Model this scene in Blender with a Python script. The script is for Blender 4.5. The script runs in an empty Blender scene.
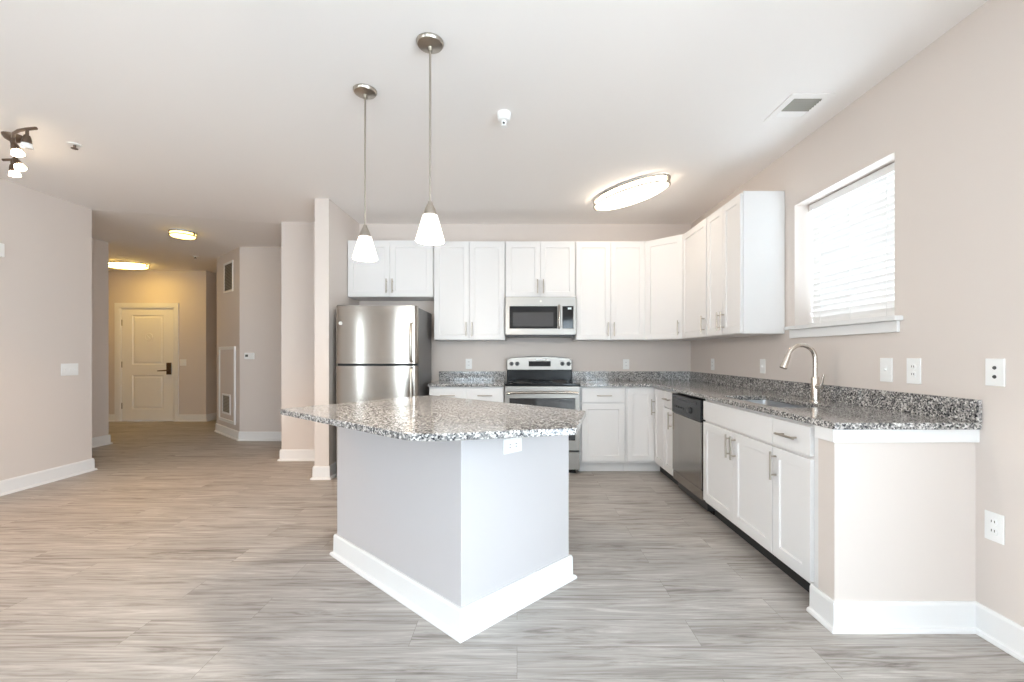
import bpy, bmesh, math
from mathutils import Vector, Matrix

S = bpy.context.scene
COL = S.collection
R = math.radians

# ------------------------------------------------------------------ camera
cam_d = bpy.data.cameras.new('camera')
cam = bpy.data.objects.new('camera', cam_d)
COL.objects.link(cam)
CAM_H = 1.2146
FPX = 432.8                                   # focal length for a 1024 px wide frame
cam_d.sensor_width = 36.0
cam_d.sensor_fit = 'HORIZONTAL'
cam_d.lens = FPX / 1024 * 36.0
cam_d.shift_x = -5.05 / 1024
cam_d.shift_y = 13.4 / 1024
cam_d.clip_start = 0.05
cam.location = (0, 0, CAM_H)
cam.rotation_euler = (R(90), 0, 0)
S.camera = cam

# ------------------------------------------------------------------ look, sky, daylight
S.view_settings.view_transform = 'Standard'
S.view_settings.look = 'None'
S.view_settings.gamma = 1.0
S.view_settings.use_curve_mapping = False
S.view_settings.exposure = 0.32
S.cycles.use_denoising = True
S.cycles.max_bounces = 14
S.cycles.diffuse_bounces = 9
S.cycles.glossy_bounces = 5
S.cycles.transparent_max_bounces = 12
S.cycles.sample_clamp_indirect = 6.0
S.cycles.caustics_reflective = False
S.cycles.caustics_refractive = False

SKY = 14.5                                    # brightness of the overcast sky outside
world = bpy.data.worlds.new('overcast_sky')
S.world = world
world.use_nodes = True
bg = world.node_tree.nodes['Background']
bg.inputs['Color'].default_value = (0.755, 0.87, 1.0, 1)
bg.inputs['Strength'].default_value = SKY


def portal(name, loc, rot, sx, sy):
    """A Cycles light portal: emits nothing, only tells the sampler where the sky comes in."""
    d = bpy.data.lights.new(name, 'AREA')
    d.shape = 'RECTANGLE'
    d.size, d.size_y = sx, sy
    d.cycles.is_portal = True
    o = bpy.data.objects.new(name, d)
    COL.objects.link(o)
    o.location = loc
    o.rotation_euler = rot
    return o


def point(name, loc, power, color, radius=0.05, spot=None, rot=None):
    d = bpy.data.lights.new(name, 'SPOT' if spot else 'POINT')
    d.energy = power
    d.color = color
    d.shadow_soft_size = radius
    if spot:
        d.spot_size = R(spot)
        d.spot_blend = 0.7
    o = bpy.data.objects.new(name, d)
    COL.objects.link(o)
    o.location = loc
    if rot:
        o.rotation_euler = rot
    return o


# main dimensions (metres; camera stands at x = 0, y = 0 and looks along +y)
XR, YB, ZC, XL, YREAR = 2.0235, 5.035, 2.734, -4.45, -5.0
WIN_Y0, WIN_Y1, WIN_Z0, WIN_Z1 = 2.32, 3.155, 1.415, 2.30       # kitchen window
RW_X0, RW_X1, RW_Z0, RW_Z1 = -2.30, -0.75, 0.15, 2.40             # unseen window assumed behind the camera
RD_Y0, RD_Y1, RD_Z1 = -3.00, -1.65, 2.15     # unseen glazed door assumed in the left wall
RX_X0, RX_X1 = 1.42, 1.95                     # second unseen window assumed behind the camera
SW_Y0, SW_Y1, SW_Z0, SW_Z1 = -3.60, 0.12, 0.10, 2.25                # unseen side window added beside the camera for daylight fill
WT = 0.22
portal('daylight_portal_kitchen_window', (XR + WT + 0.02, (WIN_Y0 + WIN_Y1) / 2, (WIN_Z0 + WIN_Z1) / 2), (0, R(90), 0), WIN_Z1 - WIN_Z0, WIN_Y1 - WIN_Y0)
portal('daylight_portal_side_window', (XR + WT + 0.02, (SW_Y0 + SW_Y1) / 2, (SW_Z0 + SW_Z1) / 2), (0, R(90), 0), SW_Z1 - SW_Z0, SW_Y1 - SW_Y0)
portal('daylight_portal_rear_window_pair', ((RX_X0 + RX_X1) / 2, YREAR - 0.2, (RW_Z0 + RW_Z1) / 2), (R(90), 0, 0), RX_X1 - RX_X0, RW_Z1 - RW_Z0)
portal('daylight_portal_rear_window', ((RW_X0 + RW_X1) / 2, YREAR - 0.2, (RW_Z0 + RW_Z1) / 2), (R(90), 0, 0), RW_X1 - RW_X0, RW_Z1 - RW_Z0)
portal('daylight_portal_glazed_door', (XL - 1.1, (RD_Y0 + RD_Y1) / 2, RD_Z1 / 2), (0, R(-90), 0), RD_Z1, RD_Y1 - RD_Y0)
WARM = (1.0, 0.80, 0.56)
HALLWARM = (1.0, 0.74, 0.36)


# ------------------------------------------------------------------ materials
def mat(name, color, rough=0.5, metal=0.0, spec=0.5, emit=None, estr=0.0):
    m = bpy.data.materials.new(name)
    m.use_nodes = True
    b = m.node_tree.nodes['Principled BSDF']
    b.inputs['Base Color'].default_value = (*color, 1)
    b.inputs['Roughness'].default_value = rough
    b.inputs['Metallic'].default_value = metal
    b.inputs['Specular IOR Level'].default_value = spec
    if emit:
        b.inputs['Emission Color'].default_value = (*emit, 1)
        b.inputs['Emission Strength'].default_value = estr
    return m


def nd(m, kind, **kw):
    n = m.node_tree.nodes.new(kind)
    for k, v in kw.items():
        if k in n.inputs:
            n.inputs[k].default_value = v
        else:
            setattr(n, k, v)
    return n


def link(m, a, b):
    m.node_tree.links.new(a, b)


def painted(name, color, rough=0.6, bump=0.02, scale=180.0):
    m = mat(name, color, rough, spec=0.3)
    b = m.node_tree.nodes['Principled BSDF']
    tc = nd(m, 'ShaderNodeTexCoord')
    n = nd(m, 'ShaderNodeTexNoise', Scale=scale, Detail=2.0)
    link(m, tc.outputs['Object'], n.inputs['Vector'])
    bp = nd(m, 'ShaderNodeBump', Strength=bump, Distance=0.002)
    link(m, n.outputs['Fac'], bp.inputs['Height'])
    link(m, bp.outputs['Normal'], b.inputs['Normal'])
    return m


def ramp(m, stops, interp='LINEAR'):
    n = nd(m, 'ShaderNodeValToRGB')
    cr = n.color_ramp
    cr.interpolation = interp
    while len(cr.elements) > 1:
        cr.elements.remove(cr.elements[-1])
    cr.elements[0].position = stops[0][0]
    cr.elements[0].color = (*stops[0][1], 1)
    for p, c in stops[1:]:
        e = cr.elements.new(p)
        e.color = (*c, 1)
    return n


def granite():
    m = mat('speckled_granite', (0.3, 0.3, 0.3), 0.10, spec=0.6)
    b = m.node_tree.nodes['Principled BSDF']
    tc = nd(m, 'ShaderNodeTexCoord')
    v1 = nd(m, 'ShaderNodeTexVoronoi', Scale=150.0)
    link(m, tc.outputs['Object'], v1.inputs['Vector'])
    sep = nd(m, 'ShaderNodeSeparateColor')
    link(m, v1.outputs['Color'], sep.inputs['Color'])
    n = nd(m, 'ShaderNodeTexNoise', Scale=62.0, Detail=3.0)
    link(m, tc.outputs['Object'], n.inputs['Vector'])
    mx = nd(m, 'ShaderNodeMath', operation='MULTIPLY_ADD')
    link(m, n.outputs['Fac'], mx.inputs[0])
    mx.inputs[1].default_value = 0.9
    link(m, sep.outputs[0], mx.inputs[2])
    sc = nd(m, 'ShaderNodeMath', operation='MULTIPLY')
    link(m, mx.outputs[0], sc.inputs[0])
    sc.inputs[1].default_value = 0.53
    r = ramp(m, [(0.0, (0.012, 0.012, 0.015)), (0.27, (0.02, 0.02, 0.025)), (0.33, (0.10, 0.10, 0.105)), (0.47, (0.19, 0.182, 0.175)),
                 (0.57, (0.33, 0.31, 0.293)), (0.70, (0.56, 0.535, 0.51)), (0.84, (0.78, 0.76, 0.74))])
    link(m, sc.outputs[0], r.inputs['Fac'])
    link(m, r.outputs['Color'], b.inputs['Base Color'])
    return m


def plank_floor():
    m = mat('grey_vinyl_plank', (0.4, 0.38, 0.36), 0.45, spec=0.22)
    b = m.node_tree.nodes['Principled BSDF']
    tc = nd(m, 'ShaderNodeTexCoord')
    br = nd(m, 'ShaderNodeTexBrick', Scale=1.0)
    br.offset = 0.37
    br.offset_frequency = 2
    br.inputs['Color1'].default_value = (0, 0, 0, 1)
    br.inputs['Color2'].default_value = (1, 1, 1, 1)
    br.inputs['Mortar'].default_value = (0.5, 0.5, 0.5, 1)
    br.inputs['Mortar Size'].default_value = 0.0008
    br.inputs['Mortar Smooth'].default_value = 0.0
    br.inputs['Bias'].default_value = 0.0
    br.inputs['Brick Width'].default_value = 1.22
    br.inputs['Row Height'].default_value = 0.18
    link(m, tc.outputs['Object'], br.inputs['Vector'])
    sep = nd(m, 'ShaderNodeSeparateXYZ')
    link(m, tc.outputs['Object'], sep.inputs[0])
    bw = nd(m, 'ShaderNodeSeparateColor')
    link(m, br.outputs['Color'], bw.inputs[0])
    off = nd(m, 'ShaderNodeMath', operation='MULTIPLY')
    link(m, bw.outputs[0], off.inputs[0])
    off.inputs[1].default_value = 37.0

    def grain(sx, sy, scale, detail, dist, rough=0.6):
        cx = nd(m, 'ShaderNodeMath', operation='MULTIPLY')
        link(m, sep.outputs[0], cx.inputs[0]); cx.inputs[1].default_value = sx
        cy = nd(m, 'ShaderNodeMath', operation='MULTIPLY')
        link(m, sep.outputs[1], cy.inputs[0]); cy.inputs[1].default_value = sy
        cb = nd(m, 'ShaderNodeCombineXYZ')
        link(m, cx.outputs[0], cb.inputs[0]); link(m, cy.outputs[0], cb.inputs[1]); link(m, off.outputs[0], cb.inputs[2])
        n = nd(m, 'ShaderNodeTexNoise', Scale=scale, Detail=detail, Distortion=dist, Roughness=rough)
        link(m, cb.outputs[0], n.inputs['Vector'])
        return n.outputs['Fac']
    g1 = grain(1.5, 22.0, 1.0, 8.0, 2.0, 0.66)
    g2 = grain(2.6, 130.0, 1.0, 3.0, 0.3)
    g3 = grain(0.6, 6.0, 1.0, 3.0, 0.8)
    a = nd(m, 'ShaderNodeMath', operation='MULTIPLY_ADD')
    link(m, g2, a.inputs[0]); a.inputs[1].default_value = 0.30; link(m, g1, a.inputs[2])
    a2 = nd(m, 'ShaderNodeMath', operation='MULTIPLY_ADD')
    link(m, g3, a2.inputs[0]); a2.inputs[1].default_value = 0.30; link(m, a.outputs[0], a2.inputs[2])
    a3 = nd(m, 'ShaderNodeMath', operation='MULTIPLY_ADD')
    link(m, bw.outputs[0], a3.inputs[0]); a3.inputs[1].default_value = 0.03; link(m, a2.outputs[0], a3.inputs[2])
    r = ramp(m, [(0.50, (0.11, 0.094, 0.08)), (0.64, (0.25, 0.225, 0.203)), (0.78, (0.38, 0.352, 0.326)), (0.92, (0.47, 0.44, 0.412)), (1.06, (0.56, 0.53, 0.50))])
    link(m, a3.outputs[0], r.inputs['Fac'])
    mixc = nd(m, 'ShaderNodeMix', data_type='RGBA')
    link(m, br.outputs['Fac'], mixc.inputs['Factor'])
    link(m, r.outputs['Color'], mixc.inputs[6])
    mixc.inputs[7].default_value = (0.22, 0.20, 0.18, 1)
    link(m, mixc.outputs[2], b.inputs['Base Color'])
    rr = nd(m, 'ShaderNodeMapRange')
    link(m, a.outputs[0], rr.inputs['Value'])
    rr.inputs['From Min'].default_value = 0.4; rr.inputs['From Max'].default_value = 1.0
    rr.inputs['To Min'].default_value = 0.50; rr.inputs['To Max'].default_value = 0.40
    link(m, rr.outputs[0], b.inputs['Roughness'])
    bp = nd(m, 'ShaderNodeBump', Strength=0.06, Distance=0.002)
    link(m, a.outputs[0], bp.inputs['Height'])
    link(m, bp.outputs['Normal'], b.inputs['Normal'])
    return m


def brushed(name, color, rough, sx, sy, sz):
    m = mat(name, color, rough, metal=1.0)
    b = m.node_tree.nodes['Principled BSDF']
    tc = nd(m, 'ShaderNodeTexCoord')
    mp = nd(m, 'ShaderNodeMapping')
    mp.inputs['Scale'].default_value = (sx, sy, sz)
    link(m, tc.outputs['Object'], mp.inputs['Vector'])
    n = nd(m, 'ShaderNodeTexNoise', Scale=1.0, Detail=2.0)
    link(m, mp.outputs[0], n.inputs['Vector'])
    rr = nd(m, 'ShaderNodeMapRange')
    link(m, n.outputs['Fac'], rr.inputs['Value'])
    rr.inputs['To Min'].default_value = rough - 0.05
    rr.inputs['To Max'].default_value = rough + 0.07
    link(m, rr.outputs[0], b.inputs['Roughness'])
    return m


def pane_glass():
    m = bpy.data.materials.new('window_glass')
    m.use_nodes = True
    nt = m.node_tree
    nt.nodes.clear()
    out = nt.nodes.new('ShaderNodeOutputMaterial')
    tr = nt.nodes.new('ShaderNodeBsdfTransparent')
    tr.inputs['Color'].default_value = (0.95, 0.97, 0.96, 1)
    gl = nt.nodes.new('ShaderNodeBsdfGlossy')
    gl.inputs['Roughness'].default_value = 0.02
    mx = nt.nodes.new('ShaderNodeMixShader')
    mx.inputs[0].default_value = 0.05
    nt.links.new(tr.outputs[0], mx.inputs[1])
    nt.links.new(gl.outputs[0], mx.inputs[2])
    nt.links.new(mx.outputs[0], out.inputs['Surface'])
    return m


def slat_material():
    m = mat('white_faux_wood_slat', (0.88, 0.87, 0.86), 0.45, spec=0.3)
    b = m.node_tree.nodes['Principled BSDF']
    b.inputs['Subsurface Weight'].default_value = 0.0
    nt = m.node_tree
    tl = nt.nodes.new('ShaderNodeBsdfTranslucent')
    tl.inputs['Color'].default_value = (0.85, 0.83, 0.80, 1)
    mx = nt.nodes.new('ShaderNodeMixShader')
    mx.inputs[0].default_value = 0.04
    nt.links.new(b.outputs[0], mx.inputs[1])
    nt.links.new(tl.outputs[0], mx.inputs[2])
    nt.links.new(mx.outputs[0], nt.nodes['Material Output'].inputs['Surface'])
    return m


WALLC = (0.685, 0.62, 0.575)
M = {
    'wall': painted('greige_wall_paint', WALLC, 0.62),
    'ceil': painted('white_ceiling_paint', (0.89, 0.86, 0.84), 0.8, 0.03, 90.0),
    'trim': painted('white_trim_paint', (0.80, 0.795, 0.79), 0.35, 0.0),
    'cab': painted('white_cabinet_lacquer', (0.765, 0.755, 0.75), 0.32, 0.0),
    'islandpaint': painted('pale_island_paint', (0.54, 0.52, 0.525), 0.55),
    'granite': granite(),
    'floor': plank_floor(),
    'steel': brushed('brushed_stainless_steel', (0.345, 0.31, 0.275), 0.15, 260, 260, 2),
    'steel_h': brushed('brushed_steel_sheet', (0.315, 0.295, 0.272), 0.36, 2, 260, 260),
    'nickel': mat('brushed_nickel', (0.47, 0.425, 0.37), 0.28, 1.0),
    'chrome': mat('satin_nickel_faucet', (0.66, 0.60, 0.54), 0.22, 1.0),
    'bronze': mat('dark_bronze', (0.16, 0.115, 0.085), 0.38, 0.9),
    'black': mat('black_gloss_enamel', (0.008, 0.008, 0.009), 0.22, spec=0.25),
    'blackglass': mat('black_glass', (0.012, 0.012, 0.013), 0.06, spec=0.3),
    'ovenglass': mat('smoked_oven_glass', (0.035, 0.035, 0.037), 0.07, spec=0.7),
    'darkplastic': mat('black_plastic', (0.03, 0.03, 0.032), 0.4),
    'fridgeside': mat('dark_grey_fridge_side', (0.115, 0.11, 0.108), 0.38),
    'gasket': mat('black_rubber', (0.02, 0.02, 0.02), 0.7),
    'plate': mat('white_plastic_plate', (0.86, 0.86, 0.85), 0.35),
    'slot': mat('dark_slot', (0.05, 0.05, 0.05), 0.6),
    'sink': brushed('sink_steel', (0.55, 0.55, 0.56), 0.3, 120, 3, 120),
    'shade': mat('lit_frosted_glass', (0.9, 0.88, 0.85), 0.4, emit=(1.0, 0.88, 0.74), estr=1.3),
    'bulb': mat('lit_bulb', (1, 1, 1), 0.4, emit=(1.0, 0.80, 0.56), estr=22.0),
    'kdiff': mat('lit_acrylic_diffuser', (0.9, 0.9, 0.88), 0.4, emit=(1.0, 0.84, 0.66), estr=9.0),
    'hdiff': mat('lit_warm_diffuser', (0.9, 0.88, 0.82), 0.4, emit=(1.0, 0.64, 0.15), estr=7.0),
    'ediff': mat('lit_entry_diffuser', (0.9, 0.88, 0.82), 0.4, emit=(1.0, 0.65, 0.16), estr=15.0),
    'entry': painted('entry_door_paint', (0.86, 0.84, 0.80), 0.4, 0.0),
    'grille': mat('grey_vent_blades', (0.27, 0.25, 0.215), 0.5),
    'duct': mat('duct_inside', (0.16, 0.15, 0.135), 0.6),
    'glass': pane_glass(),
    'slat': slat_material(),
    'clear': mat('white_frosted_unlit', (0.82, 0.80, 0.78), 0.25),
}


# ------------------------------------------------------------------ mesh builder
class MB:
    """Collects shapes; build() links them as ONE mesh object."""

    def __init__(self):
        self.bm = bmesh.new()
        self.smooth = False

    def face(self, vs):
        try:
            return self.bm.faces.new(vs)
        except ValueError:
            return None

    def rings(self, rings, closed=True, cap=True, loop=False):
        """Skin a list of rings (each a list of 3-D points of equal length)."""
        vr = [[self.bm.verts.new(p) for p in r] for r in rings]
        n = len(vr[0])
        pairs = list(zip(vr, vr[1:])) + ([(vr[-1], vr[0])] if loop else [])
        for a, b in pairs:
            for i in range(n if closed else n - 1):
                j = (i + 1) % n
                self.face([a[i], a[j], b[j], b[i]])
        if cap and not loop:
            self.face(list(reversed(vr[0])))
            self.face(vr[-1])
        return self

    def box(self, x0, x1, y0, y1, z0, z1):
        return self.rings([[(x0, y0, z), (x1, y0, z), (x1, y1, z), (x0, y1, z)] for z in (z0, z1)])

    def prism(self, poly, z0, z1):
        return self.rings([[(x, y, z) for x, y in poly] for z in (z0, z1)])

    def extrude_x(self, prof, x0, x1):
        """prof: (y, z) outline swept along x."""
        return self.rings([[(x, y, z) for y, z in prof] for x in (x0, x1)])

    def lathe(self, prof, c=(0, 0, 0), seg=28, sx=1.0, sy=1.0, rot=0.0, axis='z'):
        """prof: (radius, height); radius 0 at an end closes with a tiny ring."""
        out = []
        for r, h in prof:
            r = max(r, 1e-4)
            ring = []
            for i in range(seg):
                a = 2 * math.pi * i / seg
                x, y = r * math.cos(a) * sx, r * math.sin(a) * sy
                x, y = x * math.cos(rot) - y * math.sin(rot), x * math.sin(rot) + y * math.cos(rot)
                if axis == 'z':
                    p = (c[0] + x, c[1] + y, c[2] + h)
                elif axis == 'y':
                    p = (c[0] + x, c[1] + h, c[2] + y)
                else:
                    p = (c[0] + h, c[1] + x, c[2] + y)
                ring.append(p)
            out.append(ring)
        return self.rings(out)

    def tube(self, pts, r, seg=10, close=False):
        pts = [Vector(p) for p in pts]
        rr = r if isinstance(r, (list, tuple)) else [r] * len(pts)
        rings = []
        ref = None
        for i, p in enumerate(pts):
            if close:
                t = (pts[(i + 1) % len(pts)] - pts[i - 1]).normalized()
            else:
                t = (pts[min(i + 1, len(pts) - 1)] - pts[max(i - 1, 0)]).normalized()
            if ref is None:
                ref = Vector((0, 0, 1)) if abs(t.z) < 0.9 else Vector((1, 0, 0))
            u = (ref - t * ref.dot(t)).normalized()
            ref = u
            w = t.cross(u)
            rings.append([p + (u * math.cos(2 * math.pi * k / seg) + w * math.sin(2 * math.pi * k / seg)) * rr[i] for k in range(seg)])
        return self.rings(rings, loop=close)

    def cells(self, us, vs, solid, w0, w1, f):
        """Slab with holes: us, vs break a rectangle into cells, solid(i, j) says which stay; f(u, v, w) places a point."""
        vd = {}

        def V(i, j, k):
            if (i, j, k) not in vd:
                vd[(i, j, k)] = self.bm.verts.new(f(us[i], vs[j], (w0, w1)[k]))
            return vd[(i, j, k)]
        ok = lambda i, j: 0 <= i < len(us) - 1 and 0 <= j < len(vs) - 1 and solid(i, j)
        for i in range(len(us) - 1):
            for j in range(len(vs) - 1):
                if not ok(i, j):
                    continue
                for k in (0, 1):
                    self.face([V(i, j, k), V(i + 1, j, k), V(i + 1, j + 1, k), V(i, j + 1, k)])
                for di, dj, a, b in ((-1, 0, (i, j), (i, j + 1)), (1, 0, (i + 1, j), (i + 1, j + 1)), (0, -1, (i, j), (i + 1, j)), (0, 1, (i, j + 1), (i + 1, j + 1))):
                    if not ok(i + di, j + dj):
                        self.face([V(*a, 0), V(*b, 0), V(*b, 1), V(*a, 1)])
        return self

    def sweep(self, path, prof, side=1, closed=False):
        """Sweep a (distance out, height) outline along a floor path with mitred corners; side 1 = right of travel."""
        P = [Vector(p) for p in path]
        n = len(P)
        nor = []
        for i in range(n if closed else n - 1):
            d = (P[(i + 1) % n] - P[i]).normalized()
            nor.append(Vector((d.y, -d.x)) * side)
        rings = []
        for i in range(n):
            if closed:
                a, b = nor[i - 1], nor[i]
            else:
                a, b = nor[max(i - 1, 0)], nor[min(i, n - 2)]
            m = (a + b) / (1 + a.dot(b))
            rings.append([(P[i].x + m.x * d, P[i].y + m.y * d, z) for d, z in prof])
        return self.rings(rings, loop=closed)

    def shaker(self, x0, x1, z0, z1, y0=-0.021, th=0.02, rail=0.057, rec=0.009):
        """A shaker door or framed panel facing -y: flat rails round a recessed panel."""
        def ring(i, y):
            return [self.bm.verts.new(p) for p in ((x0 + i, y, z0 + i), (x1 - i, y, z0 + i), (x1 - i, y, z1 - i), (x0 + i, y, z1 - i))]
        a, b, c, d = ring(0, y0), ring(rail, y0), ring(rail + 0.003, y0 + rec), ring(0, y0 + th)
        for p, q in ((a, b), (b, c), (d, a)):
            for i in range(4):
                j = (i + 1) % 4
                self.face([p[i], p[j], q[j], q[i]])
        self.face(c)
        self.face(list(reversed(d)))
        return self

    def build(self, name, m, parent=None, bevel=0.0, smooth=False, seg=2, solid=0.0):
        bmesh.ops.remove_doubles(self.bm, verts=self.bm.verts, dist=1e-6)
        bmesh.ops.recalc_face_normals(self.bm, faces=self.bm.faces)
        me = bpy.data.meshes.new(name)
        self.bm.to_mesh(me)
        self.bm.free()
        me.materials.append(m)
        o = bpy.data.objects.new(name, me)
        COL.objects.link(o)
        if parent is not None:
            o.parent = parent
        if smooth:
            for p in me.polygons:
                p.use_smooth = True
            md = o.modifiers.new('sharp', 'EDGE_SPLIT')
            md.split_angle = R(40)
        if solid:
            md = o.modifiers.new('thick', 'SOLIDIFY')
            md.thickness = solid
        if bevel:
            md = o.modifiers.new('bevel', 'BEVEL')
            md.width = bevel
            md.segments = seg
            md.limit_method = 'ANGLE'
            md.angle_limit = R(40)
        return o


def thing(name, label, cat, loc=(0, 0, 0), rz=0.0, group=None):
    o = bpy.data.objects.new(name, None)
    COL.objects.link(o)
    o.empty_display_size = 0.1
    o.location = loc
    o.rotation_euler = (0, 0, rz)
    o['label'], o['category'] = label, cat
    if group:
        o['group'] = group
    return o


def tag(o, label, cat, group=None):
    o['label'], o['category'] = label, cat
    if group:
        o['group'] = group
    return o


def struct(o, label=None, cat=None):
    o['kind'] = 'structure'
    if label:
        o['label'] = label
    if cat:
        o['category'] = cat
    return o


# ------------------------------------------------------------------ room shell
struct(MB().box(-7.8, XR + WT, YREAR - 0.2, 9.8, -0.12, 0).build('floor', M['floor']), 'grey wood-look plank floor running through kitchen and hall', 'floor')
struct(MB().box(-7.8, XR + WT, YREAR - 0.2, 9.8, ZC, ZC + 0.12).build('ceiling', M['ceil']), 'flat white ceiling over the kitchen and living space', 'ceiling')
ZH = ZC - 0.0015
struct(MB().prism([(-7.75, 4.5), (-4.45, 4.53), (-2.70, 5.02), (-1.85, 5.10), (-1.85, 9.7), (-7.75, 9.7)], ZH, ZC - 0.0003).build('ceiling_hall', M['ceil']), 'slightly lower ceiling of the entrance hall', 'ceiling')


def wall_x(name, x0, x1, ys, zs, holes):
    return struct(MB().cells(ys, zs, lambda i, j: (i, j) not in holes, x0, x1, lambda u, v, w: (w, u, v)).build(name, M['wall']))


def wall_y(name, y0, y1, xs, zs, holes):
    return struct(MB().cells(xs, zs, lambda i, j: (i, j) not in holes, y0, y1, lambda u, v, w: (u, w, v)).build(name, M['wall']))


wall_x('wall_right', XR, XR + WT, [YREAR, SW_Y0, SW_Y1, WIN_Y0, WIN_Y1, YB + 0.12], [0, SW_Z0, WIN_Z0, WIN_Z1, ZC], {(3, 2), (1, 1), (1, 2)})
wall_y('wall_back', YB, YB + 0.12, [-1.974, XR], [0, ZC], set())
wall_y('wall_rear', YREAR - 0.15, YREAR, [-4.67, RW_X0, RW_X1, RX_X0, RX_X1, XR + WT], [0, RW_Z0, RW_Z1, ZC], {(1, 1), (3, 1)})
wall_x('wall_left', -4.67, XL, [YREAR, RD_Y0, RD_Y1, 4.53], [0, RD_Z1, ZC], {(1, 0)})
struct(MB().box(-5.54, -4.6705, 4.38, 4.53, 0, ZC).build('wall_hall_front', M['wall']))
wall_x('wall_fridge_side', -1.974, -1.835, [4.22, YB], [0, ZC], set())
wall_y('wall_hall_right', 4.96, YB + 0.12, [-2.70, -1.974], [0, ZC], set())
struct(MB().prism([(-7.75, 4.53), (-5.54, 4.53), (-5.54, 5.87), (-7.46, 5.87), (-7.46, 7.95), (-7.75, 7.95)], 0, ZH).build('wall_hall_left', M['wall']))
CL1, CL2 = Vector((-3.91, 6.10)), Vector((-4.74, 6.83))
struct(MB().prism([tuple(CL1), (-1.85, 6.10), (-1.85, 9.7), (-4.74, 9.7), tuple(CL2)], 0, ZH).build('wall_closet', M['wall']))
struct(MB().box(-1.974, -1.85, YB + 0.12, 6.10, 0, ZH).build('wall_nook', M['wall']))
ED_X0, ED_X1, ED_Z = -7.20, -6.215, 2.062          # entry door opening
YF = 7.85
wall_y('wall_far', YF, YF + 0.15, [-7.46, ED_X0, ED_X1, -5.64], [0, ED_Z, ZH], {(1, 0)})
struct(MB().box(-5.80, -5.64, YF + 0.15, 9.7, 0, ZH).build('wall_corridor_left', M['wall']))
struct(MB().box(-5.80, -4.60, 9.55, 9.7, 0, ZH).build('wall_corridor_end', M['wall']))
struct(MB().box(-7.75, -5.80, YF + 0.6, YF + 0.7, 0, ZH).build('wall_outer_hall', M['wall']))

# half-height wall that ends the run of base cabinets
HW_X, HW_Y0, HW_Y1, CT = 1.401, 1.910, 2.012, 0.917
CB = CT - 0.030
struct(MB().box(HW_X, XR, HW_Y0, HW_Y1, 0, CB).build('wall_peninsula', M['wall']), 'low greige wall closing the end of the sink counter', 'wall')
o = MB().sweep([(HW_X, HW_Y1), (HW_X, HW_Y0), (XR, HW_Y0)], [(0.0005, CB - 0.058), (0.018, CB - 0.058), (0.018, CB - 0.001), (0.0005, CB - 0.001)], side=1).build('trim_1', M['trim'], bevel=0.002)
struct(o, 'white trim board under the granite at the end of the sink counter', 'trim')

BASE = [(0.0, 0.0), (0.030, 0.0), (0.030, 0.008), (0.026, 0.017), (0.015, 0.021), (0.014, 0.115), (0.009, 0.127), (0.0, 0.127)]


def baseboard(name, path, side):
    return struct(MB().sweep(path, BASE, side).build(name, M['trim']))


baseboard('baseboard_left', [(XL, YREAR), (XL, 4.53), (-5.50, 4.53)], 1)
baseboard('baseboard_peninsula', [(HW_X, 2.052), (HW_X, HW_Y0), (XR, HW_Y0), (XR, YREAR)], 1)
baseboard('baseboard_fridge_side', [(-2.70, 5.15), (-2.70, 4.96), (-1.974, 4.96), (-1.974, 4.22), (-1.835, 4.22), (-1.835, YB)], 1)
baseboard('baseboard_hall_left', [(-5.54, 4.56), (-5.54, 5.87), (-7.46, 5.87), (-7.46, YF), (ED_X0 - 0.085, YF)], 1)
baseboard('baseboard_far', [(ED_X1 + 0.085, YF), (-5.64, YF), (-5.64, 9.5)], 1)
baseboard('baseboard_closet', [(-4.74, 9.5), tuple(CL2), tuple(CL1), (-1.98, 6.10)], 1)

# ------------------------------------------------------------------ windows
w1 = struct(thing('window_1', 'white kitchen window in a deep drywall recess above the sink', 'window', (XR, (WIN_Y0 + WIN_Y1) / 2, WIN_Z0)))
WH, WW = WIN_Z1 - WIN_Z0, (WIN_Y1 - WIN_Y0) / 2
fx0, fx1 = 0.165, 0.21


def sash(name, x0, x1, z0, z1, t=0.045):
    ys = [-WW + 0.015, -WW + 0.015 + t, WW - 0.015 - t, WW - 0.015]
    zs = [z0, z0 + t, z1 - t, z1]
    s = MB().cells(ys, zs, lambda i, j: (i, j) != (1, 1), x0, x1, lambda u, v, w: (w, u, v)).build(name, M['trim'], w1, bevel=0.002)
    xm = (x0 + x1) / 2
    MB().box(xm - 0.002, xm + 0.002, ys[1] - 0.004, ys[2] + 0.004, zs[1] - 0.004, zs[2] + 0.004).build('pane', M['glass'], s)
    return s


sash('sash', fx0 + 0.024, fx1, WH / 2 - 0.02, WH - 0.015)
sash('sash', fx0, fx0 + 0.022, 0.02, WH / 2 + 0.025)
MB().cells([-WW, -WW + 0.015, WW - 0.015, WW], [0.0, 0.02, WH - 0.015, WH], lambda i, j: (i, j) != (1, 1), fx0 - 0.01, WT - 0.002, lambda u, v, w: (w, u, v)).build('window_frame', M['trim'], w1)
# stool with horns and the apron under it
MB().box(-0.048, fx0 - 0.01, -WW + 0.0005, WW - 0.0005, 0.0005, 0.004).build('recess_sill', M['trim'], w1)
MB().box(-0.045, -0.0005, -WW - 0.055, WW + 0.055, -0.022, 0.004).build('sill', M['trim'], w1, bevel=0.004)
MB().box(-0.018, -0.0005, -WW - 0.035, WW + 0.035, -0.082, -0.0225).build('apron', M['trim'], w1, bevel=0.003)

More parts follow.
